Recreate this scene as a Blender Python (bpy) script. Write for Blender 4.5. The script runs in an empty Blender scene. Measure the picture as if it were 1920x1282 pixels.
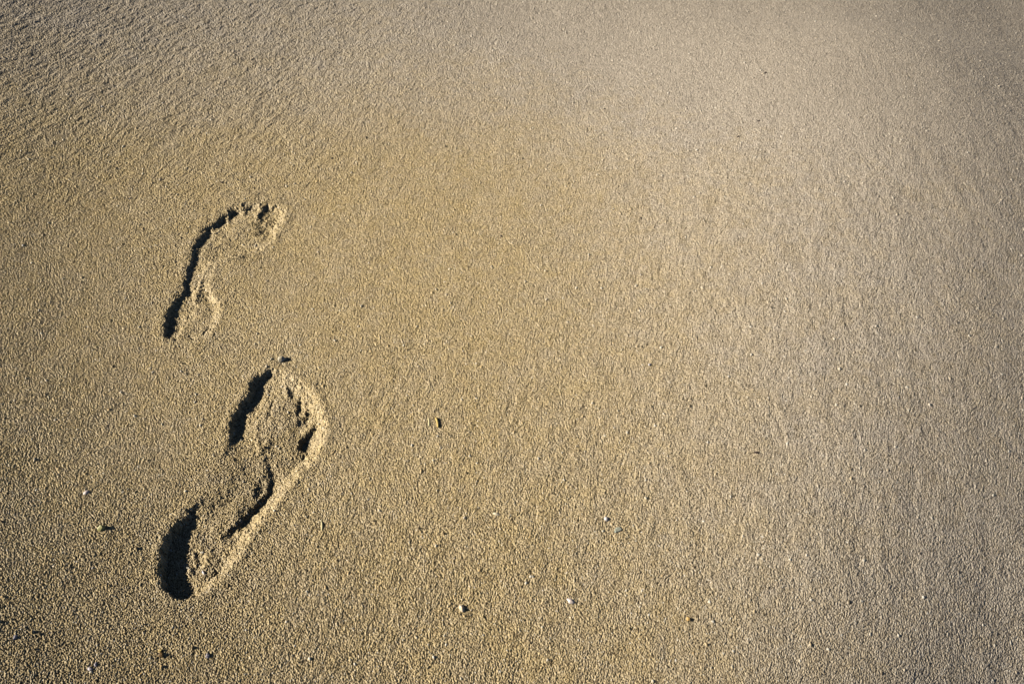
import bpy, bmesh, math, random
import numpy as np
from mathutils import Vector, Matrix, noise as mnoise

scene = bpy.context.scene
C = scene.collection
rng = np.random.default_rng(20)
F32 = np.float32

# ------------------------------------------------------------------ camera geometry
PITCH = math.radians(46.0)      # below the horizon
CAM_H = 0.70
FPX = 1707.0                    # 32 mm on a 36 mm wide frame, in photo pixels
SP, CP = math.sin(PITCH), math.cos(PITCH)
SUN_ELEV = math.radians(27.0)

def px_to_ground(u, v):
    """photo position -> point on the sand plane"""
    a = (np.asarray(u, float) - 960.0) / FPX
    t = (np.asarray(v, float) - 641.0) / FPX
    s = CAM_H / (SP + t * CP)
    return a * s, (CP - t * SP) * s

def ground_to_px(X, Y):
    depth = Y * CP + CAM_H * SP
    t = -(Y * SP - CAM_H * CP) / depth
    return 960.0 + FPX * X / depth, 641.0 + FPX * t

# ------------------------------------------------------------------ noise
TAB = [rng.random((1024, 1024)).astype(F32) for _ in range(8)]

def vnoise(x, y, k=0):
    xi = np.floor(x).astype(np.int32); yi = np.floor(y).astype(np.int32)
    fx = (x - xi).astype(F32); fy = (y - yi).astype(F32)
    fx = fx * fx * fx * (fx * (fx * 6 - 15) + 10); fy = fy * fy * fy * (fy * (fy * 6 - 15) + 10)
    T = TAB[k]
    x0 = xi & 1023; x1 = (xi + 1) & 1023; y0 = yi & 1023; y1 = (yi + 1) & 1023
    a = T[y0, x0]; b = T[y0, x1]; c = T[y1, x0]; d = T[y1, x1]
    return (a + (b - a) * fx) * (1 - fy) + (c + (d - c) * fx) * fy - 0.5

def fbm(x, y, k=0, octs=3, gain=0.5):
    o = 0; amp = 1.0
    for i in range(octs):
        o = o + amp * vnoise(x * (2.03 ** i) + 17.3 * i, y * (2.03 ** i) - 9.1 * i, (k + i) % 8)
        amp *= gain
    return o

def sstep(a, b, x):
    t = np.clip((x - a) / (b - a), 0, 1)
    return t * t * (3 - 2 * t)

def bilin(grid, gx, gy):
    h, w = grid.shape
    gx = np.clip(gx, 0, w - 1.001); gy = np.clip(gy, 0, h - 1.001)
    xi = gx.astype(np.int32); yi = gy.astype(np.int32)
    fx = gx - xi; fy = gy - yi
    return ((grid[yi, xi] * (1 - fx) + grid[yi, xi + 1] * fx) * (1 - fy)
            + (grid[yi + 1, xi] * (1 - fx) + grid[yi + 1, xi + 1] * fx) * fy)

# ------------------------------------------------------------------ added lie of the beach: swells shaped to brighten the middle and dim the edges
# wanted brightness, turned into tilt towards / away from the low sun, on a coarse grid over the view (rows top to bottom)
LIE_U = np.array([-300, 0, 120, 300, 600, 960, 1250, 1450, 1650, 1800, 1920, 2300], float)
LIE_V = np.array([-150, 0, 120, 320, 640, 960, 1180, 1282, 1500], float)
LIE = np.array([
    # -300  0     120   300   600   960   1250  1450  1650  1800  1920  2300
    [0.95, 0.45, 0.50, 0.60, 0.75, 0.86, 0.92, 0.90, 0.78, 0.64, 0.55, 0.95],
    [0.95, 0.45, 0.52, 0.64, 0.80, 0.92, 0.97, 0.95, 0.80, 0.65, 0.55, 0.95],
    [0.95, 0.50, 0.58, 0.72, 0.90, 1.02, 1.08, 1.05, 0.86, 0.65, 0.50, 0.95],
    [0.95, 0.54, 0.65, 0.82, 0.98, 1.08, 1.16, 1.14, 0.95, 0.74, 0.56, 0.95],
    [0.95, 0.56, 0.68, 0.86, 1.02, 1.08, 1.12, 1.08, 0.92, 0.74, 0.58, 0.95],
    [0.95, 0.54, 0.65, 0.84, 1.00, 1.04, 1.03, 0.98, 0.82, 0.66, 0.54, 0.95],
    [0.95, 0.50, 0.60, 0.76, 0.92, 0.97, 0.93, 0.86, 0.70, 0.56, 0.46, 0.95],
    [0.95, 0.48, 0.56, 0.70, 0.86, 0.92, 0.86, 0.78, 0.63, 0.50, 0.42, 0.95],
    [0.95, 0.48, 0.56, 0.70, 0.86, 0.92, 0.86, 0.78, 0.63, 0.50, 0.42, 0.95]])

LIE = 1.0 + (LIE - 1.0) * 1.12 + 0.07
LIE[:, 7:11] -= np.array([0.04, 0.09, 0.10, 0.08])
LIE[2:5, 6:9] += 0.05
LIE[:, 0] = LIE[:, -1] = 1.0
LX0, LX1, LY0, LY1, LNX, LNY = -4.2, 4.2, -3.0, 6.0, 1000, 1070
def build_lie():
    xs = np.linspace(LX0, LX1, LNX); ys = np.linspace(LY0, LY1, LNY)
    X, Y = np.meshgrid(xs, ys)
    U, V = ground_to_px(X, np.maximum(Y, -0.1))
    gu = np.interp(U, LIE_U, np.arange(len(LIE_U))); gv = np.interp(V, LIE_V, np.arange(len(LIE_V)))
    B = bilin(LIE, gu, gv)
    slope = (B - 1.0) * math.tan(SUN_ELEV)
    for _ in range(6):                                     # smooth
        p = np.pad(slope, 3, mode='edge')
        q = sum(p[3:-3, i:i + LNX] for i in range(7)) / 7
        p = np.pad(q, 3, mode='edge')
        slope = sum(p[i:i + LNY, 3:-3] for i in range(7)) / 7
    H = np.cumsum(slope, axis=1) * (xs[1] - xs[0])
    i0 = int((-0.30 - LX0) / (xs[1] - xs[0]))
    H = H - H[:, i0:i0 + 1]
    far = np.sqrt((X / 1.15) ** 2 + (Y - 0.95) ** 2)
    H = H * (1 - sstep(1.0, 2.9, far))
    return H
LIE_H = build_lie()
def lie_height(X, Y):
    return bilin(LIE_H, (X - LX0) / (LX1 - LX0) * (LNX - 1), (Y - LY0) / (LY1 - LY0) * (LNY - 1))

# ------------------------------------------------------------------ the two footprints, traced in photo pixels
def zA(pts): return [(270 + x / 4.571, 650 + y / 4.571) for x, y in pts]
def zB(pts): return [(250 + x / 4.274, 850 + y / 4.274) for x, y in pts]
def z1(pts): return [(270 + x / 4.006, 350 + y / 4.006) for x, y in pts]

PRINT1 = dict(
    poly=z1([(140, 1120), (150, 1010), (185, 920), (240, 840), (285, 760), (305, 690), (325, 620), (338, 550), (350, 490), (385, 430),
             (430, 365), (462, 305), (500, 283), (545, 265), (575, 212), (625, 200), (655, 160), (715, 155), (770, 138), (845, 128),
             (890, 150), (930, 132), (985, 132), (1045, 150), (1065, 200), (1050, 250), (1005, 310), (970, 390), (930, 450), (860, 490),
             (740, 520), (640, 545), (540, 590), (505, 640), (490, 700), (500, 770), (530, 840), (570, 870), (575, 940), (545, 1020),
             (490, 1100), (420, 1145), (340, 1160), (250, 1165), (180, 1160)]),
    wl=8.0, wr=13.0, sigma=11.0, mod=0.35, rough=0.6,
    ctrl=[(p[0], p[1], d) for p, d in [(q, d) for q, d in zip(z1([
        (200, 1040), (250, 1000), (350, 950), (430, 900), (500, 950), (400, 1080), (190, 1120), (300, 1120),
        (270, 860), (330, 700), (400, 720), (450, 680), (360, 560), (420, 560), (480, 620), (340, 860), (420, 830), (490, 850),
        (430, 430), (500, 410), (600, 400), (700, 420), (800, 420), (880, 430), (720, 470), (570, 495),
        (490, 320), (575, 255), (680, 190), (800, 160), (630, 275), (730, 235), (830, 230), (930, 200), (910, 285), (1010, 220), (865, 200), (780, 330)]),
        [5.2, 4.6, 4.0, 2.8, 2.5, 3.4, 3.8, 3.2,
         3.9, 3.4, 2.8, 2.0, 3.5, 3.0, 2.2, 4.8, 3.4, 3.0,
         4.2, 4.0, 3.6, 3.4, 3.2, 3.0, 3.8, 3.8,
         4.2, 6.0, 6.6, 5.2, 2.4, 2.0, 1.8, 5.6, 5.4, 4.0, 1.4, 2.6])]],
    bumps=[  # (polyline, half width px, height mm)
        (z1([(870, 500), (740, 528), (600, 552), (500, 585), (440, 660), (410, 770), (380, 850)]), 4.5, 1.5),
        (z1([(510, 285), (528, 345)]), 3.5, 1.7), (z1([(622, 190), (628, 245)]), 3.5, 1.9), (z1([(738, 140), (742, 200)]), 3.5, 1.9),
        (z1([(870, 150), (855, 240)]), 4.0, 2.2),
        (z1([(870, 245), (950, 255)]), 3.0, 1.0),
        (z1([(640, 560), (740, 530)]), 4.0, 1.3), (z1([(480, 300), (440, 380)]), 2.5, -1.0),
        (z1([(480, 1050), (450, 1095)]), 3.0, -2.6), (z1([(350, 1125), (362, 1135)]), 3.0, -2.2), (z1([(330, 960), (335, 970)]), 2.5, -1.2),
        (z1([(455, 820), (500, 870), (515, 930)]), 5.0, -1.0)],
    steps=[],
    seeds=[('heel_mark', z1([(340, 1000), (260, 1060), (430, 920)])), ('arch_mark', z1([(370, 720), (420, 620), (330, 820)])),
           ('ball_mark', z1([(560, 440), (720, 400), (860, 410), (440, 460)])),
           ('toe_mark', z1([(490, 315)])), ('toe_mark', z1([(580, 250)])), ('toe_mark', z1([(685, 195)])), ('toe_mark', z1([(795, 165)])),
           ('toe_mark', z1([(950, 210)]))])

PRINT2 = dict(
    poly=[(306, 1002), (298, 1037), (294, 1072), (305, 1102), (321, 1119), (344, 1123), (370, 1117), (394, 1098), (423, 1070), (449, 1034), (473, 992),
          (503, 957), (533, 925), (561, 887), (580, 872), (600, 846), (613, 816), (613, 790), (600, 759), (585, 733), (563, 713), (534, 697), (508, 688),
          (488, 700), (467, 718), (462, 737), (450, 757), (433, 779), (425, 807), (426, 826), (418, 850), (400, 885), (378, 925), (350, 958), (322, 985)],
    wl=10.0, wr=23.0, sigma=13.0, mod=0.12, rough=0.7,
    ctrl=[(305, 1040, 10.2), (325, 1060, 10.2), (340, 1085, 10.2), (318, 1100, 10), (330, 1000, 9.6), (350, 974, 7.8), (366, 952, 2.6), (380, 932, 0.3), (392, 912, 0.15), (403, 890, 0.15), (412, 868, 0.15), (420, 852, 0.3), (430, 836, 1.0), (362, 1045, 9.4), (378, 1078, 8.5),
          (402, 1012, 8.3), (397, 1050, 8.4), (425, 1003, 8.0), (435, 1030, 7.8), (470, 960, 8.0), (360, 1105, 9),
          (412, 905, 1.1), (433, 872, 1.4), (452, 900, 2.8), (470, 880, 4.0), (422, 950, 4.2), (445, 930, 3.6), (392, 950, 4.5), (376, 985, 8.0), (410, 975, 5.5),
          (490, 725, 8.6), (477, 745, 8.6), (502, 705, 7.4), (508, 735, 5.6), (517, 715, 4.6), (457, 770, 5.8), (440, 795, 7.8), (437, 813, 6.4), (457, 800, 7),
          (500, 762, 4.2), (520, 740, 4.2), (500, 800, 4.6), (480, 790, 5), (525, 800, 5), (540, 765, 5), (563, 787, 6.8), (575, 815, 8), (568, 832, 7.5),
          (548, 835, 4.5), (545, 722, 4), (560, 737, 5), (500, 830, 4), (515, 850, 5.4), (532, 870, 6.6), (522, 887, 6.8), (505, 912, 7),
          (480, 840, 3), (460, 842, 3.2), (438, 842, 3.4), (560, 860, 8), (590, 800, 7), (585, 770, 6)],
    bumps=[(zA([(1060, 780), (1010, 860)]), 5.0, 1.4), (zA([(1100, 450), (1070, 560)]), 3.0, -1.2), (zA([(1210, 300), (1230, 400)]), 5.0, 1.2),
           (zA([(1360, 910), (1370, 930)]), 3.0, -2.0), (zA([(1290, 350), (1275, 400)]), 5.0, -1.6), (zA([(1340, 440), (1330, 500)]), 4.5, -1.8), (zA([(1400, 570), (1380, 620)]), 5.0, -2.2), (zA([(1370, 545), (1330, 560)]), 3.5, 1.2), (zA([(1430, 660), (1360, 700)]), 4.0, 1.4), (zA([(985, 760), (980, 890)]), 4.0, 1.2), (zA([(960, 640), (940, 760)]), 4.0, 0.8),
           (zB([(440, 880), (420, 920)]), 4.0, 1.8), (zB([(640, 900), (620, 940)]), 3.5, -1.6), (zB([(590, 720), (560, 860)]), 6.0, 1.0),
           (zB([(450, 760), (470, 830)]), 4.0, 1.0), (zB([(690, 880), (610, 930)]), 2.5, -1.0)],
    steps=[  # (polyline, drop mm to its right-hand side, reach px)
        (zB([(1040, -40), (1060, 60), (1085, 170), (1055, 280), (960, 380), (880, 455), (760, 560), (640, 670)]), 3.3, 16.0),
        (zA([(1260, 430), (1310, 520), (1290, 560)]), 2.6, 14.0),
        (zA([(1490, 630), (1400, 710), (1330, 770), (1300, 860)]), 5.0, 20.0),
        (zA([(1330, 560), (1300, 640)]), 1.8, 14.0)],
    seeds=[('heel_mark', [(345, 1060), (330, 1010), (390, 1040)]), ('arch_mark', [(420, 940), (460, 900), (500, 900), (450, 970), (410, 890)]),
           ('ball_mark', [(450, 800), (500, 820), (540, 850), (480, 780), (530, 800), (570, 862)]),
           ('toe_mark', [(490, 720), (510, 705)]), ('toe_mark', [(535, 725)]), ('toe_mark', [(560, 748)]), ('toe_mark', [(580, 782)]), ('toe_mark', [(585, 818)])])

def seg_dist(px, py, a, b):
    ax, ay = a; bx, by = b
    dx, dy = bx - ax, by - ay
    L = dx * dx + dy * dy + 1e-9
    t = np.clip(((px - ax) * dx + (py - ay) * dy) / L, 0, 1)
    qx = ax + t * dx - px; qy = ay + t * dy - py
    cross = dx * (py - ay) - dy * (px - ax)           # >0: right-hand side walking a->b on the photo (y down)
    return np.sqrt(qx * qx + qy * qy), t, cross

def poly_sd(px, py, poly, wl, wr):
    d = np.full(px.shape, 1e9); w = np.full(px.shape, wl)
    inside = np.zeros(px.shape, bool)
    n = len(poly)
    area = sum(poly[i][0] * poly[(i + 1) % n][1] - poly[(i + 1) % n][0] * poly[i][1] for i in range(n))
    for i in range(n):
        a = poly[i]; b = poly[(i + 1) % n]
        dd, t, cr = seg_dist(px, py, a, b)
        ex, ey = b[0] - a[0], b[1] - a[1]
        nx = (ey if area > 0 else -ey) / (math.hypot(ex, ey) + 1e-9)      # outward normal, x part
        ww = wl + (wr - wl) * min(1, max(0, nx * 0.9 + 0.35))
        m = dd < d
        d = np.where(m, dd, d); w = np.where(m, ww, w)
        cond = ((a[1] > py) != (b[1] > py)) & (px < (b[0] - a[0]) * (py - a[1]) / (b[1] - a[1] + 1e-12) + a[0])
        inside ^= cond
    return np.where(inside, d, -d), w

def smooth_w(w):
    return w

def print_field(P, X, Y, u, v):
    """height change in metres, plus signed distance, for points in the print's neighbourhood"""
    # wobble the traced edge a little so that it crumbles like damp sand
    wu = u + 5.0 * fbm(X * 170, Y * 170, 2, 4, 0.7); wv = v + 5.0 * fbm(X * 170 + 40, Y * 170 + 11, 4, 4, 0.7)
    sd, w = poly_sd(wu, wv, P['poly'], P['wl'], P['wr'])
    num = np.zeros(u.shape); den = np.full(u.shape, 1e-9)
    s2 = 2 * P['sigma'] ** 2
    for cx, cy, d in P['ctrl']:
        g = np.exp(-((wu - cx) ** 2 + (wv - cy) ** 2) / s2) + 1e-7
        num += g * d; den += g
    D = num / den
    D = D * (1 + P['mod'] * fbm(X * 90, Y * 90, 0, 3))
    wall = np.clip(sd / w, 0, 1)
    prof = np.where(w > 10, wall * (1.35 - 0.35 * wall), sstep(0, 1, wall))
    h = -D * prof
    ins = sstep(-2, 8, sd)
    for poly, r, amp in P['bumps']:
        dd = np.full(u.shape, 1e9)
        for a, b in zip(poly[:-1], poly[1:]):
            dd = np.minimum(dd, seg_dist(wu, wv, a, b)[0])
        h += amp * np.exp(-(dd / r) ** 2) * sstep(-8, 2, sd)
    su = u + 0.45 * (wu - u); sv = v + 0.45 * (wv - v)
    for poly, drop, reach in P['steps']:
        best = np.full(u.shape, 1e9); side = np.zeros(u.shape); tt = np.zeros(u.shape)
        n = len(poly) - 1
        for i, (a, b) in enumerate(zip(poly[:-1], poly[1:])):
            dd, t, cr = seg_dist(su, sv, a, b)
            m = dd < best
            best = np.where(m, dd, best); side = np.where(m, np.sign(cr), side); tt = np.where(m, (i + t) / n, tt)
        s = best * -side                      # polylines run top to bottom: the photo's right is on their left hand
        taper = sstep(0, 0.5, tt) * sstep(0, 0.15, 1 - tt)
        h += -drop * sstep(-2, 6, s) * np.exp(-(np.maximum(s, 0) / reach) ** 2) * taper * ins
        h += 0.5 * np.exp(-((s + 3) / 3.5) ** 2) * taper * ins
    # clods of loosened sand on the trodden floor
    lump = fbm(X * 260, Y * 260, 1, 3, 0.6)
    h += P['rough'] * lump * ins * (0.5 + 0.5 * sstep(0.0, 0.35, vnoise(X * 55, Y * 55, 6) + 0.2))
    # low pushed-up lip round the edge
    h += 0.9 * sstep(0.6, 4.0, D) * np.exp(-((sd + 7) / 7.0) ** 2) * (0.7 + 0.8 * vnoise(X * 90, Y * 90, 3))
    return h * 1e-3, sd

# ------------------------------------------------------------------ grains
def grain_layer(X, Y, g, k1, k2, k3, prob=1.0, rmin=0.52, rmax=0.8):
    """a packed layer of round grains: height above the bed and the grain's own random number"""
    gx = X / g; gy = Y / g
    ix = np.floor(gx).astype(np.int32); iy = np.floor(gy).astype(np.int32)
    fx = (gx - ix).astype(F32); fy = (gy - iy).astype(F32)
    best = np.full(X.shape, -1.0, F32); idr = np.zeros(X.shape, F32)
    for oy in (-1, 0, 1):
        for ox in (-1, 0, 1):
            cx = (ix + ox) & 1023; cy = (iy + oy) & 1023
            jx = TAB[k1][cy, cx]; jy = TAB[k2][cy, cx]; r0 = TAB[k3][cy, cx]
            r = rmin + (rmax - rmin) * r0
            dx = fx - ox - jx; dy = fy - oy - jy
            # each grain is an ellipse with its own direction
            ang = r0 * 37.0
            ca = np.cos(ang); sa = np.sin(ang)
            ex = dx * ca + dy * sa; ey = (-dx * sa + dy * ca) * 1.3
            q = 1 - (ex * ex + ey * ey) / (r * r)
            hh = np.where(q > 0, r * np.sqrt(np.maximum(q, 0)) + 0.55 * (np.mod(jx * 5.7 + jy * 9.1 + r0 * 3.3, 1.0) - 0.5), -1.0)
            if prob < 1.0:
                hh = np.where(np.mod(jx * 7.13 + jy * 3.7, 1.0) < prob, hh, -1.0)
            m = hh > best
            best = np.where(m, hh, best); idr = np.where(m, np.mod(jx * 13.7 + jy * 5.3 + r0 * 3.1, 1.0), idr)
    return best, idr

def macro(X, Y, u, v):
    """sand surface without its grains (metres), and the relief strength"""
    h = lie_height(X, Y)
    h = h + 0.0016 * fbm(X * 7, Y * 7, 5, 3)
    h = h + 0.0005 * fbm(X * 60, Y * 60, 3, 3)
    # swash streaks: slanting towards the upper left of the view, running away from the viewer on the right
    wl_ = sstep(1250, 350, u) * sstep(620, 150, v)
    wx = X + 0.012 * fbm(X * 14, Y * 14, 1, 2)
    a1 = (wx * 0.91 - Y * 0.41); b1 = (wx * 0.41 + Y * 0.91)
    h = h + 0.0007 * wl_ * fbm(a1 * 150, b1 * 50, 2, 3)
    h = h + 0.0006 * wl_ * fbm(a1 * 320 + 5, b1 * 120, 6, 2)
    wr_ = sstep(900, 1250, u) * sstep(1900, 1600, u) * sstep(150, 450, v) * sstep(1290, 1050, v)
    wv_ = sstep(1050, 1350, u) * sstep(60, 300, v)
    h = h + 0.00042 * wv_ * fbm((wx - 0.16 * Y) * 62, Y * 15, 1, 2)
    h = h + 0.00042 * wr_ * fbm((wx - 0.15 * Y) * 200, Y * 85, 4, 3)
    wm_ = sstep(300, 600, u) * sstep(1300, 1000, u) * sstep(500, 800, v)
    h = h + 0.0006 * wm_ * fbm((wx * 0.9 - Y * 0.3) * 160, (wx * 0.3 + Y * 0.9) * 60, 7, 3)
    return h

def strength(X, Y, u, v):
    s = 0.97 - 0.26 * sstep(850, 1500, u) + 0.25 * sstep(500, 0, v)
    s = s + 0.18 * sstep(700, 1150, v) * sstep(1300, 700, u)
    return np.clip(s, 0.5, 1.4)

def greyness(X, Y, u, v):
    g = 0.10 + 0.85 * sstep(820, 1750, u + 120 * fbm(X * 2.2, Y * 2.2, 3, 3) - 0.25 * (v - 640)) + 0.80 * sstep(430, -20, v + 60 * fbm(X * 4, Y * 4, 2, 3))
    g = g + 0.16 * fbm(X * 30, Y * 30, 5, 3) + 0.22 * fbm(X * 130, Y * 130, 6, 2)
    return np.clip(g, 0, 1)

# ------------------------------------------------------------------ the sand sheet
NC, NR = 2850, 2550
Y0, Y1 = 0.25, 1.80
# row spacing follows the row width so that the faces stay square
k_ = 0.74 / (Y1 - Y0)
jj = np.linspace(0, 1, NR)
w_ = 0.46 * (1.20 / 0.46) ** jj
rowY = Y0 + (w_ - 0.46) / k_
S = np.linspace(-1, 1, NC)
Xg = (w_[:, None] * S[None, :]); Yg = np.repeat(rowY[:, None], NC, axis=1)
Ug, Vg = ground_to_px(Xg, Yg)

Z = np.empty(Xg.shape, F32); TINT = np.empty(Xg.shape + (4,), F32)
CH = 150
for r in range(0, NR, CH):
    sl = slice(r, r + CH)
    X = Xg[sl]; Y = Yg[sl]; u = Ug[sl]; v = Vg[sl]
    base = macro(X, Y, u, v)
    st = strength(X, Y, u, v)
    wxx = X + 0.0003 * vnoise(X * 900, Y * 900, 2); wyy = Y + 0.0003 * vnoise(X * 900 + 9, Y * 900, 3)
    g1, id1 = grain_layer(wxx, wyy, 0.00085, 0, 1, 2, rmin=0.45, rmax=0.95)
    g2, id2 = grain_layer(wxx + 3.1, wyy + 1.7, 0.0015, 3, 4, 5, prob=0.24, rmin=0.32, rmax=0.55)
    h1 = np.maximum(g1, -0.45) * 0.00085 * 1.15; h2 = g2 * 0.0015 * 0.75
    big = h2 > h1
    hg = np.where(big, h2, h1)
    g3, id3 = grain_layer(wxx + 7.7, wyy + 2.3, 0.0052, 6, 7, 0, prob=0.10, rmin=0.13, rmax=0.30)
    h3 = g3 * 0.0052 * 0.8
    big3 = h3 > hg
    hg = np.where(big3, h3, hg)
    id3 = np.where(id3 < 0.25, 0.015, np.where(id3 < 0.5, 0.91, np.where(id3 < 0.85, 0.95, 0.975)))
    pits = np.minimum(0.0, fbm(X * 620, Y * 620, 7, 2) + 0.16) * 0.0013
    Z[sl] = base + (hg + pits) * st
    TINT[sl][..., 0] = np.where(big3, id3, np.where(big, id2, id1))
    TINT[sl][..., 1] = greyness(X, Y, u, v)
    TINT[sl][..., 2] = 1.0
    TINT[sl][..., 3] = 1.0

# tread the prints in, and note which faces belong to which print
fi = np.zeros((NR - 1, NC - 1), np.int8)          # 0 sand; 1.. = print part index
parts = []                                        # (print number, part name)
for pn, P in enumerate((PRINT1, PRINT2)):
    xs = [p[0] for p in P['poly']]; ys = [p[1] for p in P['poly']]
    m = (Ug > min(xs) - 45) & (Ug < max(xs) + 45) & (Vg > min(ys) - 45) & (Vg < max(ys) + 45)
    rr, cc = np.nonzero(m)
    X = Xg[rr, cc]; Y = Yg[rr, cc]; u = Ug[rr, cc]; v = Vg[rr, cc]
    h, sd = print_field(P, X, Y, u, v)
    Z[rr, cc] += h
    best = np.full(u.shape, 1e9); which = np.zeros(u.shape, np.int8)
    for name, pts in P['seeds']:
        parts.append((pn, name))
        for a, b in pts:
            d = (u - a) ** 2 + (v - b) ** 2
            mm = d < best
            best = np.where(mm, d, best); which = np.where(mm, len(parts), which)
    # deal the faces out: every face whose first corner lies in the print
    inn = sd > -5.0
    fm = (rr < NR - 1) & (cc < NC - 1) & inn
    fi[rr[fm], cc[fm]] = which[fm]

# ------------------------------------------------------------------ mesh helpers
def add_mesh(name, co, faces, tint, mats, smooth=True):
    me = bpy.data.meshes.new(name)
    nf = len(faces)
    me.vertices.add(len(co)); me.vertices.foreach_set('co', np.ascontiguousarray(co, F32).ravel())
    me.loops.add(nf * 4); me.loops.foreach_set('vertex_index', np.ascontiguousarray(faces, np.int32).ravel())
    me.polygons.add(nf); me.polygons.foreach_set('loop_start', np.arange(0, nf * 4, 4, dtype=np.int32))
    me.polygons.foreach_set('use_smooth', np.ones(nf, bool))
    me.update(calc_edges=True)
    at = me.attributes.new('grain', 'FLOAT_COLOR', 'POINT')
    at.data.foreach_set('color', np.ascontiguousarray(tint, F32).ravel())
    me.materials.append(mats)
    o = bpy.data.objects.new(name, me); C.objects.link(o)
    return o

# ------------------------------------------------------------------ materials
def new_mat(name):
    m = bpy.data.materials.new(name); m.use_nodes = True
    nt = m.node_tree; b = nt.nodes['Principled BSDF']
    return m, nt, b

def sand_material():
    m, nt, b = new_mat('damp_beach_sand')
    N = nt.nodes.new; L = nt.links.new
    at = N('ShaderNodeAttribute'); at.attribute_name = 'grain'
    sep = N('ShaderNodeSeparateColor'); L(at.outputs['Color'], sep.inputs[0])
    geo = N('ShaderNodeNewGeometry')
    vor = N('ShaderNodeTexVoronoi'); vor.inputs['Scale'].default_value = 520; L(geo.outputs['Position'], vor.inputs['Vector'])
    # outside the finely modelled middle the grain number comes from a cell texture
    vs = N('ShaderNodeSeparateColor'); L(vor.outputs['Color'], vs.inputs[0])
    gm = N('ShaderNodeMix'); gm.data_type = 'FLOAT'
    L(sep.outputs[2], gm.inputs[0]); L(vs.outputs[0], gm.inputs[2]); L(sep.outputs[0], gm.inputs[3])
    def ramp(stops):
        r = N('ShaderNodeValToRGB'); cr = r.color_ramp; cr.interpolation = 'LINEAR'
        while len(cr.elements) < len(stops): cr.elements.new(0.5)
        for e, (p, c) in zip(cr.elements, stops): e.position = p; e.color = (*c, 1)
        L(gm.outputs[0], r.inputs[0]); return r
    gold = ramp([(0.0, (0.10, 0.065, 0.03)), (0.05, (0.27, 0.19, 0.09)), (0.28, (0.38, 0.28, 0.14)), (0.60, (0.54, 0.41, 0.22)),
                 (0.82, (0.62, 0.48, 0.25)), (0.91, (0.50, 0.33, 0.14)), (0.95, (0.50, 0.45, 0.37)), (1.0, (0.78, 0.70, 0.60))])
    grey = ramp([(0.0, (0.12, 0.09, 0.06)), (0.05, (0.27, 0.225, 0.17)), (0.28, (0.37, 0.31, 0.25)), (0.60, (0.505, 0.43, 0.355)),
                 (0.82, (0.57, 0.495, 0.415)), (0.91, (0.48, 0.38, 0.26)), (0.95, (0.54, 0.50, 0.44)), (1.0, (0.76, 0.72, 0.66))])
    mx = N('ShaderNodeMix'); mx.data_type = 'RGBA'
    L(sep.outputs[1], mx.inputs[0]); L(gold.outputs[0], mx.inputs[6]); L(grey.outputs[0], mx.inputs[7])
    dk = N('ShaderNodeMix'); dk.data_type = 'RGBA'; dk.blend_type = 'MULTIPLY'; dk.inputs[0].default_value = 1.0; dk.inputs[7].default_value = (0.612, 0.615, 0.582, 1)
    L(mx.outputs[2], dk.inputs[6]); L(dk.outputs[2], b.inputs['Base Color'])
    b.inputs['Roughness'].default_value = 0.62
    b.inputs['Specular IOR Level'].default_value = 0.25
    # relief of the outlying sand
    bp = N('ShaderNodeBump'); bp.inputs['Distance'].default_value = 0.003
    inv = N('ShaderNodeMath'); inv.operation = 'SUBTRACT'; inv.inputs[0].default_value = 1.0; L(sep.outputs[2], inv.inputs[1]); L(inv.outputs[0], bp.inputs['Strength'])
    hh = N('ShaderNodeMath'); hh.operation = 'MULTIPLY'; hh.inputs[1].default_value = -1.0; L(vor.outputs['Distance'], hh.inputs[0]); L(hh.outputs[0], bp.inputs['Height'])
    L(bp.outputs['Normal'], b.inputs['Normal'])
    return m
SAND = sand_material()

def stone_mat(name, c1, c2, scale=400, rough=0.5, spec=0.4, dark=None):
    m, nt, b = new_mat(name)
    N = nt.nodes.new; L = nt.links.new
    tc = N('ShaderNodeTexCoord')
    nz = N('ShaderNodeTexNoise'); nz.inputs['Scale'].default_value = scale; nz.inputs['Detail'].default_value = 5
    L(tc.outputs['Object'], nz.inputs['Vector'])
    r = N('ShaderNodeValToRGB'); r.color_ramp.elements[0].position = 0.35; r.color_ramp.elements[1].position = 0.68
    r.color_ramp.elements[0].color = (*c1, 1); r.color_ramp.elements[1].color = (*c2, 1)
    L(nz.outputs[0], r.inputs[0]); L(r.outputs[0], b.inputs['Base Color'])
    bp = N('ShaderNodeBump'); bp.inputs['Strength'].default_value = 0.35; bp.inputs['Distance'].default_value = 0.0004
    L(nz.outputs[0], bp.inputs['Height']); L(bp.outputs['Normal'], b.inputs['Normal'])
    b.inputs['Roughness'].default_value = rough; b.inputs['Specular IOR Level'].default_value = spec
    return m

# ------------------------------------------------------------------ link the sand, its surroundings and the prints
idx = np.arange(NR * NC, dtype=np.int32).reshape(NR, NC)
quads = np.stack([idx[:-1, :-1], idx[:-1, 1:], idx[1:, 1:], idx[1:, :-1]], axis=-1)
allco = np.stack([Xg, Yg, Z], axis=-1).reshape(-1, 3)
alltint = TINT.reshape(-1, 4)

def sub_mesh(name, fsel, extra=None):
    f = quads[fsel]
    used, inv = np.unique(f, return_inverse=True)
    f = inv.reshape(-1, 4).astype(np.int32)
    co = allco[used]; ti = alltint[used]
    if extra is not None:
        lut = np.full(NR * NC, -1, np.int32); lut[used] = np.arange(len(used))
        eco, ef, eti, loop = extra
        nu = len(used)
        ef = np.where(ef < 0, lut[loop[np.clip(-ef - 1, 0, len(loop) - 1)]], ef + nu)
        co = np.concatenate([co, eco]); f = np.concatenate([f, ef]); ti = np.concatenate([ti, eti])
    return add_mesh(name, co, f, ti, SAND)

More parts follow.
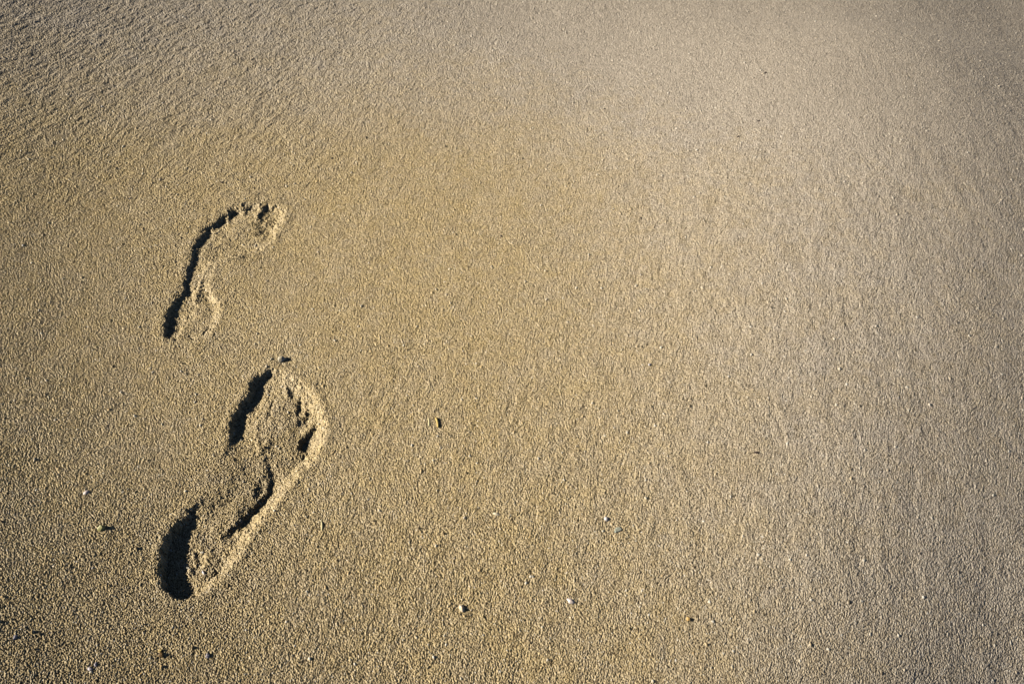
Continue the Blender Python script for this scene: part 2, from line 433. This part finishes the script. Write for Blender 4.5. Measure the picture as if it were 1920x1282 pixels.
# rings carrying the beach out to the horizon
loop = np.concatenate([idx[0, :-1], idx[:-1, -1], idx[-1, :0:-1], idx[:0:-1, 0]])[::2]
nl = len(loop)
bc = allco[loop]
cen = np.array([0.0, 0.9])
steps_ = 0.0009 * 1.0045 ** np.arange(340)                 # the grains carry on well beyond the view, coarser with distance
fine = 1.0 + np.cumsum(steps_)
fac = np.concatenate([fine, np.geomspace(fine[-1] * 1.006, 4.0, 70), np.geomspace(4.3, 400, 25)])
eco = []; eti = []
for i, f in enumerate(fac):
    p = cen + (bc[:, :2] - cen) * f
    X = p[:, 0]; Y = p[:, 1]
    t = np.zeros((nl, 4), F32); t[:, 3] = 1
    if i < len(fine):
        u, v = ground_to_px(X, np.maximum(Y, -0.1))
        u = np.clip(u, -600, 2500); v = np.clip(v, -400, 1700)
        g = 0.00085 if steps_[i] < 0.0013 else (0.0013 if steps_[i] < 0.0022 else 0.0018)
        hg, idg = grain_layer(X, Y, g, 0, 1, 2, rmin=0.45, rmax=0.95)
        z = macro(X, Y, u, v) + np.maximum(hg, -0.45) * g * 1.1 * strength(X, Y, u, v) * (1 - 0.5 * float(sstep(0.0018, 0.0037, steps_[i])))
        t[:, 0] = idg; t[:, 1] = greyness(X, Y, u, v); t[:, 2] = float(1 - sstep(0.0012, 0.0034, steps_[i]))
        last_grey = t[:, 1]
    else:
        k = math.exp(-(f - fine[-1]) / 1.5)
        u, v = ground_to_px(X, np.maximum(Y, -0.1))
        kk = 1 - float(sstep(2.2, 4.0, f))
        z = 0.012 * fbm(X * 1.1, Y * 1.1, 2, 3) * (1 - kk) * (1 if f < 12 else 0) + (macro(X, Y, np.clip(u, -600, 2500), np.clip(v, -400, 1700)) * kk if kk > 0 else 0)
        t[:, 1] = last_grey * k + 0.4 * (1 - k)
    eco.append(np.column_stack([p, z])); eti.append(t)
eco = np.concatenate(eco); eti = np.concatenate(eti)
ef = []
ar = np.arange(nl); nx_ = (ar + 1) % nl
prev_a, prev_b = -(ar + 1), -(nx_ + 1)
for i in range(len(fac)):
    a = i * nl + ar; b = i * nl + nx_
    ef.append(np.stack([prev_a, a, b, prev_b], axis=-1))
    prev_a, prev_b = a, b
ef = np.concatenate(ef).astype(np.int64)
sand = sub_mesh('sand', fi == 0, (eco, ef, eti, loop))
sand['kind'] = 'structure'

def prop(o, label, cat, group=None):
    o['label'] = label; o['category'] = cat
    if group: o['group'] = group

PRINT_LABEL = ['shallow bare left footprint pressed in the sand, the farther and smaller of the pair',
               'deep bare right footprint with black shadowed heel, the nearer and larger of the pair']
roots = []
for pn, P in enumerate((PRINT1, PRINT2)):
    gx, gy = px_to_ground(np.mean([p[0] for p in P['poly']]), np.mean([p[1] for p in P['poly']]))
    r = bpy.data.objects.new('footprint', None); C.objects.link(r)
    r.location = (float(gx), float(gy), 0); r.empty_display_size = 0.02
    prop(r, PRINT_LABEL[pn], 'footprint', 'bare footprints in the sand')
    roots.append(r)
for i, (pn, name) in enumerate(parts):
    sel = fi == i + 1
    if not sel.any(): continue
    o = sub_mesh(name, sel)
    o.data.transform(Matrix.Translation(-roots[pn].location))
    o.parent = roots[pn]

# ------------------------------------------------------------------ small things lying on the sand
def surf_z(x, y):
    u, v = ground_to_px(np.array([x]), np.array([y]))
    X = np.array([x]); Y = np.array([y])
    h = float(macro(X, Y, u, v)[0]) + 0.0007
    for P in (PRINT1, PRINT2):
        xs = [p[0] for p in P['poly']]; ys = [p[1] for p in P['poly']]
        if min(xs) - 40 < u[0] < max(xs) + 40 and min(ys) - 40 < v[0] < max(ys) + 40:
            h += float(print_field(P, X, Y, u, v)[0][0])
    return h

def on_sand(u, v):
    """the sand point seen at a place in the photo, allowing for the added swells"""
    z = 0.0
    for _ in range(4):
        a = (u - 960.0) / FPX; t = (v - 641.0) / FPX
        s = (CAM_H - z) / (SP + t * CP)
        x, y = a * s, (CP - t * SP) * s
        z = surf_z(x, y)
    return Vector((x, y, z))

def link_mesh(name, bm, mat, loc=None, parent=None):
    me = bpy.data.meshes.new(name); bm.to_mesh(me); bm.free()
    for p in me.polygons: p.use_smooth = True
    me.materials.append(mat)
    o = bpy.data.objects.new(name, me); C.objects.link(o)
    if loc is not None: o.location = loc
    if parent is not None: o.parent = parent
    return o

def pebble_bm(a, b, c, seed, rz=0.0, angular=0.25, flat=0.0):
    bm = bmesh.new(); bmesh.ops.create_icosphere(bm, subdivisions=4, radius=1)
    off = Vector((seed * 3.1, seed * 1.7, seed * 0.9))
    # a few worn facets
    rs = random.Random(seed)
    planes = []
    for _ in range(7):
        n = Vector((rs.uniform(-1, 1), rs.uniform(-1, 1), rs.uniform(-0.6, 1))).normalized(); planes.append((n, rs.uniform(0.62, 0.9)))
    for v in bm.verts:
        p = v.co.copy()
        k = 1 + 1.6 * angular * mnoise.noise(p * 1.3 + off) + 0.12 * angular * mnoise.noise(p * 5 + off)
        p = p * k
        for n, d in planes:
            e = p.dot(n) - d
            if e > 0: p -= n * e * 0.75
        if flat and p.z > flat: p.z = flat + (p.z - flat) * 0.25
        v.co = p
    bm.transform(Matrix.Rotation(rz, 4, 'Z') @ Matrix.Diagonal((a * 0.88, b * 0.88, c * 0.8, 1)))
    return bm

def chip_bm(a, b, rise, seed, rz=0.0, tilt=0.0, thick=0.0006):
    """a broken, curved, ribbed flake of shell"""
    rs = random.Random(seed)
    n = 15
    rad = [1 + rs.uniform(-0.22, 0.18) for _ in range(n)]
    bm = bmesh.new(); RR = 6
    def P(i, k, low):
        ang = 2 * math.pi * i / n; r = k / RR
        rr = r * rad[i % n]
        x, y = math.cos(ang) * rr * a, math.sin(ang) * rr * b
        z = rise * (1 - r * r) + 0.06 * rise * math.sin(x / a * 11) * r - (thick if low else 0)
        return bm.verts.new((x, y, z))
    for low in (False, True):
        c = bm.verts.new((0, 0, rise - (thick if low else 0)))
        rings = [[P(i, k, low) for i in range(n)] for k in range(1, RR + 1)]
        for i in range(n):
            f = [c, rings[0][i], rings[0][(i + 1) % n]]
            bm.faces.new(f if not low else f[::-1])
            for k in range(RR - 1):
                f = [rings[k][i], rings[k + 1][i], rings[k + 1][(i + 1) % n], rings[k][(i + 1) % n]]
                bm.faces.new(f if not low else f[::-1])
        if not low: top = rings[-1]
        else:
            for i in range(n):
                bm.faces.new([top[i], rings[-1][i], rings[-1][(i + 1) % n], top[(i + 1) % n]])
    bm.transform(Matrix.Rotation(rz, 4, 'Z') @ Matrix.Rotation(tilt, 4, 'Y'))
    return bm

def straw_bm(L, r, seed, rz, bow=0.12, flat=0.6, rise=0.0):
    """a short dry stalk: tapered, slightly bowed, ridged along its length"""
    rs = random.Random(seed); bm = bmesh.new(); n, m = 10, 16
    rings = []
    for k in range(m + 1):
        t = k / m; w = r * (0.45 + 0.75 * math.sin(math.pi * min(1, max(0, 0.08 + 0.84 * t))) ** 0.6) * (1 + 0.12 * rs.uniform(-1, 1))
        if k in (0, m): w *= 0.35
        cx = (t - 0.5) * L; cy = bow * L * (0.25 - (t - 0.5) ** 2) * 4 * 0.5; cz = rise * math.sin(math.pi * t)
        ring = []
        for i in range(n):
            a = 2 * math.pi * i / n; rr = w * (1 + 0.14 * (i % 2))
            ring.append(bm.verts.new((cx, cy + math.cos(a) * rr, cz + math.sin(a) * rr * flat)))
        rings.append(ring)
    for k in range(m):
        for i in range(n):
            bm.faces.new([rings[k][i], rings[k][(i + 1) % n], rings[k + 1][(i + 1) % n], rings[k + 1][i]])
    bm.faces.new(rings[0]); bm.faces.new(rings[-1][::-1])
    bmesh.ops.recalc_face_normals(bm, faces=bm.faces)
    bm.transform(Matrix.Rotation(rz, 4, 'Z'))
    return bm

M_CREAM = stone_mat('cream_stone', (0.277, 0.231, 0.145), (0.396, 0.343, 0.238), 500)
M_OLIVE = stone_mat('olive_stone', (0.158, 0.145, 0.046), (0.277, 0.251, 0.092), 500)
M_GREEN = stone_mat('grey_green_slate', (0.132, 0.139, 0.106), (0.224, 0.224, 0.172), 700, 0.6)
M_LILAC = stone_mat('lilac_stone', (0.19, 0.165, 0.165), (0.27, 0.24, 0.24), 600)
M_WHITE = stone_mat('white_shell', (0.27, 0.24, 0.215), (0.35, 0.315, 0.29), 500, 0.35, 0.5)
M_PINK = stone_mat('pink_shell', (0.343, 0.277, 0.238), (0.436, 0.370, 0.317), 500, 0.4, 0.5)
M_SHELL = stone_mat('peach_shell', (0.370, 0.277, 0.172), (0.462, 0.383, 0.264), 350, 0.4, 0.5)
M_BROWN = stone_mat('brown_husk', (0.066, 0.036, 0.010), (0.158, 0.092, 0.023), 700, 0.55)
M_DARK = stone_mat('dark_seed', (0.015, 0.008, 0.007), (0.040, 0.023, 0.015), 900, 0.6)
M_ORANGE = stone_mat('orange_stone', (0.297, 0.178, 0.053), (0.396, 0.264, 0.106), 600)
M_STRAW = stone_mat('yellow_straw', (0.277, 0.185, 0.046), (0.396, 0.290, 0.092), 900, 0.55)
M_PALESTRAW = stone_mat('pale_straw', (0.297, 0.251, 0.119), (0.383, 0.330, 0.185), 900, 0.6)
MM = 0.001

def place(name, cat, label, u, v, bm, mat, lift, group=None):
    p = on_sand(u, v); p.z += lift - 0.0006
    o = link_mesh(name, bm, mat, p); prop(o, label, cat, group)
    return o

G_P = 'small pebbles lying on the sand'; G_S = 'broken bits of shell on the sand'; G_D = 'dark specks scattered on the sand'; G_T = 'short dry stalks on the sand'
R = math.radians
place('pebble', 'pebble', 'rounded cream olive pebble just above the big toe of the nearer footprint', 528, 675, pebble_bm(5.0*MM, 4.0*MM, 4.8*MM, 3, R(35)), M_CREAM, 2.0*MM, G_P)
place('pebble', 'pebble', 'yellowish olive pebble standing left of the nearer footprint heel', 190, 990, pebble_bm(4.4*MM, 3.1*MM, 3.4*MM, 8, R(40)), M_OLIVE, 1.0*MM, G_P)
place('pebble', 'pebble', 'flat grey green stone with a sharp edge, the largest right of centre', 1158, 993, pebble_bm(4.2*MM, 2.7*MM, 1.7*MM, 11, R(48), 0.45, 0.5), M_GREEN, 0.7*MM, G_P)
place('pebble', 'pebble', 'round lilac grey pebble below the nearer footprint heel', 390, 1229, pebble_bm(2.1*MM, 2.5*MM, 2.1*MM, 15, R(10)), M_LILAC, 0.6*MM, G_P)
place('pebble', 'pebble', 'small orange tan stone low on the smooth grey right side', 1291, 1160, pebble_bm(2.0*MM, 2.7*MM, 1.9*MM, 21, R(20), 0.4), M_ORANGE, 0.6*MM, G_P)
place('pebble', 'pebble', 'tiny round pinkish white pebble right of centre, highest of the white bits', 1218, 683, pebble_bm(1.9*MM, 1.8*MM, 1.6*MM, 27, 0), M_WHITE, 0.6*MM, G_P)
place('pebble', 'pebble', 'small lilac pebble near the bottom left corner', 179, 1245, pebble_bm(1.5*MM, 2.2*MM, 1.7*MM, 31, R(15)), M_LILAC, 0.5*MM, G_P)
place('pebble', 'pebble', 'faint lilac grey pebble at the far left, beside the bottom left corner', 28, 1194, pebble_bm(1.9*MM, 2.3*MM, 1.6*MM, 33, R(-25)), M_LILAC, 0.5*MM, G_P)
place('pebble', 'pebble', 'tiny white grain by the left edge, near the top left', 191, 199, pebble_bm(1.7*MM, 1.6*MM, 1.5*MM, 37, 0), M_WHITE, 0.5*MM, G_P)

place('shell_fragment', 'shell', 'peach coloured half buried shell with a shaded right side, bottom centre', 866, 1139, pebble_bm(2.7*MM, 4.4*MM, 3.3*MM, 41, R(24), 0.18), M_SHELL, 0.5*MM, G_S)
place('shell_fragment', 'shell', 'small white shell chip beside the flat grey green stone', 1137, 972, chip_bm(2.5*MM, 2.4*MM, 1.7*MM, 43, 0, R(12)), M_WHITE, 0.6*MM, G_S)
place('shell_fragment', 'shell', 'narrow cream shell sliver lying crosswise in the lower middle', 931, 963, chip_bm(3.6*MM, 1.8*MM, 1.3*MM, 47, R(-12), R(8)), M_CREAM, 0.6*MM, G_S)
place('shell_fragment', 'shell', 'pale pinkish shell chip left of the nearer footprint, above the olive pebble', 161, 923, chip_bm(2.9*MM, 2.2*MM, 1.4*MM, 51, R(35), R(-10)), M_PINK, 0.7*MM, G_S)
place('shell_fragment', 'shell', 'pale pink shell flake between the peach shell and the orange stone', 1070, 1126, chip_bm(3.4*MM, 2.3*MM, 1.3*MM, 53, R(-30), R(6)), M_PINK, 0.6*MM, G_S)
place('shell_fragment', 'shell', 'white shell splinter lying on the heel floor of the nearer footprint', 382, 1074, chip_bm(2.9*MM, 1.1*MM, 0.9*MM, 57, R(-50), R(10)), M_WHITE, 0.9*MM, G_S)
place('shell_fragment', 'shell', 'pale lilac shell chip beside the lilac pebble near the bottom left corner', 168, 1253, chip_bm(2.5*MM, 1.6*MM, 1.1*MM, 59, R(-35), R(-8)), M_LILAC, 0.6*MM, G_S)

# the brown seed still carries its yellow cap
p = on_sand(302, 1227); sroot = bpy.data.objects.new('seed_husk', None); C.objects.link(sroot); sroot.location = p; sroot.empty_display_size = 0.004
prop(sroot, 'brown seed husk with a yellow tip, below the nearer footprint heel', 'seed')
link_mesh('husk', pebble_bm(2.1*MM, 3.1*MM, 2.5*MM, 61, R(25), 0.2), M_BROWN, (0, 0, 0.7*MM), sroot)
link_mesh('tip', pebble_bm(1.8*MM, 1.2*MM, 1.3*MM, 63, R(15), 0.35), M_STRAW, (-1.7*MM, 3.2*MM, 0.8*MM), sroot)

place('dry_stalk', 'stalk', 'yellow dry stalk casting a black shadow, right of the nearer footprint toes', 819, 792, straw_bm(13.0*MM, 0.95*MM, 71, R(-76), 0.10, 1.1, 0.3*MM), M_STRAW, 0.95*MM, G_T)
place('dry_stalk', 'stalk', 'faint pale straw lying just left of the yellow stalk', 804, 791, straw_bm(10.5*MM, 0.75*MM, 73, R(-84), 0.05, 0.7), M_PALESTRAW, 0.55*MM, G_T)
place('dry_stalk', 'stalk', 'short pale straw right of the nearer footprint midfoot', 603, 985, straw_bm(9.5*MM, 0.75*MM, 77, R(-80), 0.08, 0.8, 0.3*MM), M_PALESTRAW, 0.7*MM, G_T)

for (u, v, a, b, rz, lab) in [
        (1418, 848, 2.5, 1.2, -8, 'pointed dark brown speck alone on the smooth right side'),
        (139, 194, 2.9, 1.3, 10, 'dark purplish brown speck near the left edge, high up'),
        (244, 372, 1.3, 2.1, -20, 'black speck left of the farther footprint toes'),
        (416, 342, 1.2, 2.2, -35, 'slim dark speck straight above the farther footprint'),
        (623, 297, 1.5, 2.0, -15, 'dark speck up and right of the farther footprint toes'),
        (940, 443, 1.3, 2.3, 15, 'brown black speck near the middle of the picture'),
        (1202, 409, 1.9, 1.2, 10, 'small dark brown speck right of centre, level with the farther toes'),
        (1435, 137, 2.2, 1.9, 0, 'grey black speck high on the pale right side, topmost there'),
        (1134, 205, 2.0, 1.5, 20, 'dark speck in the upper middle, left of the topmost right speck'),
        (1423, 227, 2.4, 1.2, 25, 'thin olive brown speck below the topmost right speck'),
        (1384, 256, 2.2, 1.0, 30, 'thin dark speck lowest of the three near the upper right')]:
    bm = pebble_bm(a*MM, b*MM, 1.0*MM, u % 97, R(rz), 0.45)
    for vv in bm.verts:                                     # drawn out to a point like a seed scale
        pass
    place('dark_speck', 'speck', lab, u, v, bm, M_DARK, 0.75*MM, G_D)

# ------------------------------------------------------------------ camera, sun, sky
cam = bpy.data.cameras.new('camera'); co = bpy.data.objects.new('camera', cam); C.objects.link(co)
cam.sensor_width = 36.0; cam.lens = 32.0; cam.clip_start = 0.01; cam.clip_end = 2000
co.location = (0, 0, CAM_H); co.rotation_euler = (math.pi / 2 - PITCH, 0, 0)
cam.dof.use_dof = True; cam.dof.focus_distance = 0.90; cam.dof.aperture_fstop = 18.0
scene.camera = co

sd_ = bpy.data.lights.new('sun', 'SUN'); sun = bpy.data.objects.new('sun', sd_); C.objects.link(sun)
SUN_AZ = math.radians(4.0)                                  # light travels to the right, a little away from the viewer
d = Vector((math.cos(SUN_ELEV) * math.cos(SUN_AZ), math.cos(SUN_ELEV) * math.sin(SUN_AZ), -math.sin(SUN_ELEV)))
sun.rotation_euler = d.to_track_quat('-Z', 'Y').to_euler()
sun.location = (-3, 0, 2)
sd_.energy = 5.0; sd_.angle = math.radians(0.5); sd_.color = (1.0, 0.935, 0.83)

w = bpy.data.worlds.new('World'); scene.world = w; w.use_nodes = True
nt = w.node_tree; bg = nt.nodes['Background']
sky = nt.nodes.new('ShaderNodeTexSky'); sky.sky_type = 'NISHITA'; sky.sun_disc = False; sky.air_density = 0.25; sky.dust_density = 0.0; sky.ozone_density = 1.0
sky.sun_elevation = SUN_ELEV; sky.sun_rotation = math.radians(270) - SUN_AZ * -1
nt.links.new(sky.outputs[0], bg.inputs[0]); bg.inputs[1].default_value = 0.05

vs_ = scene.view_settings
vs_.view_transform = 'Standard'; vs_.look = 'None'; vs_.exposure = 1.32; vs_.gamma = 1.0
scene.cycles.max_bounces = 6; scene.cycles.diffuse_bounces = 0
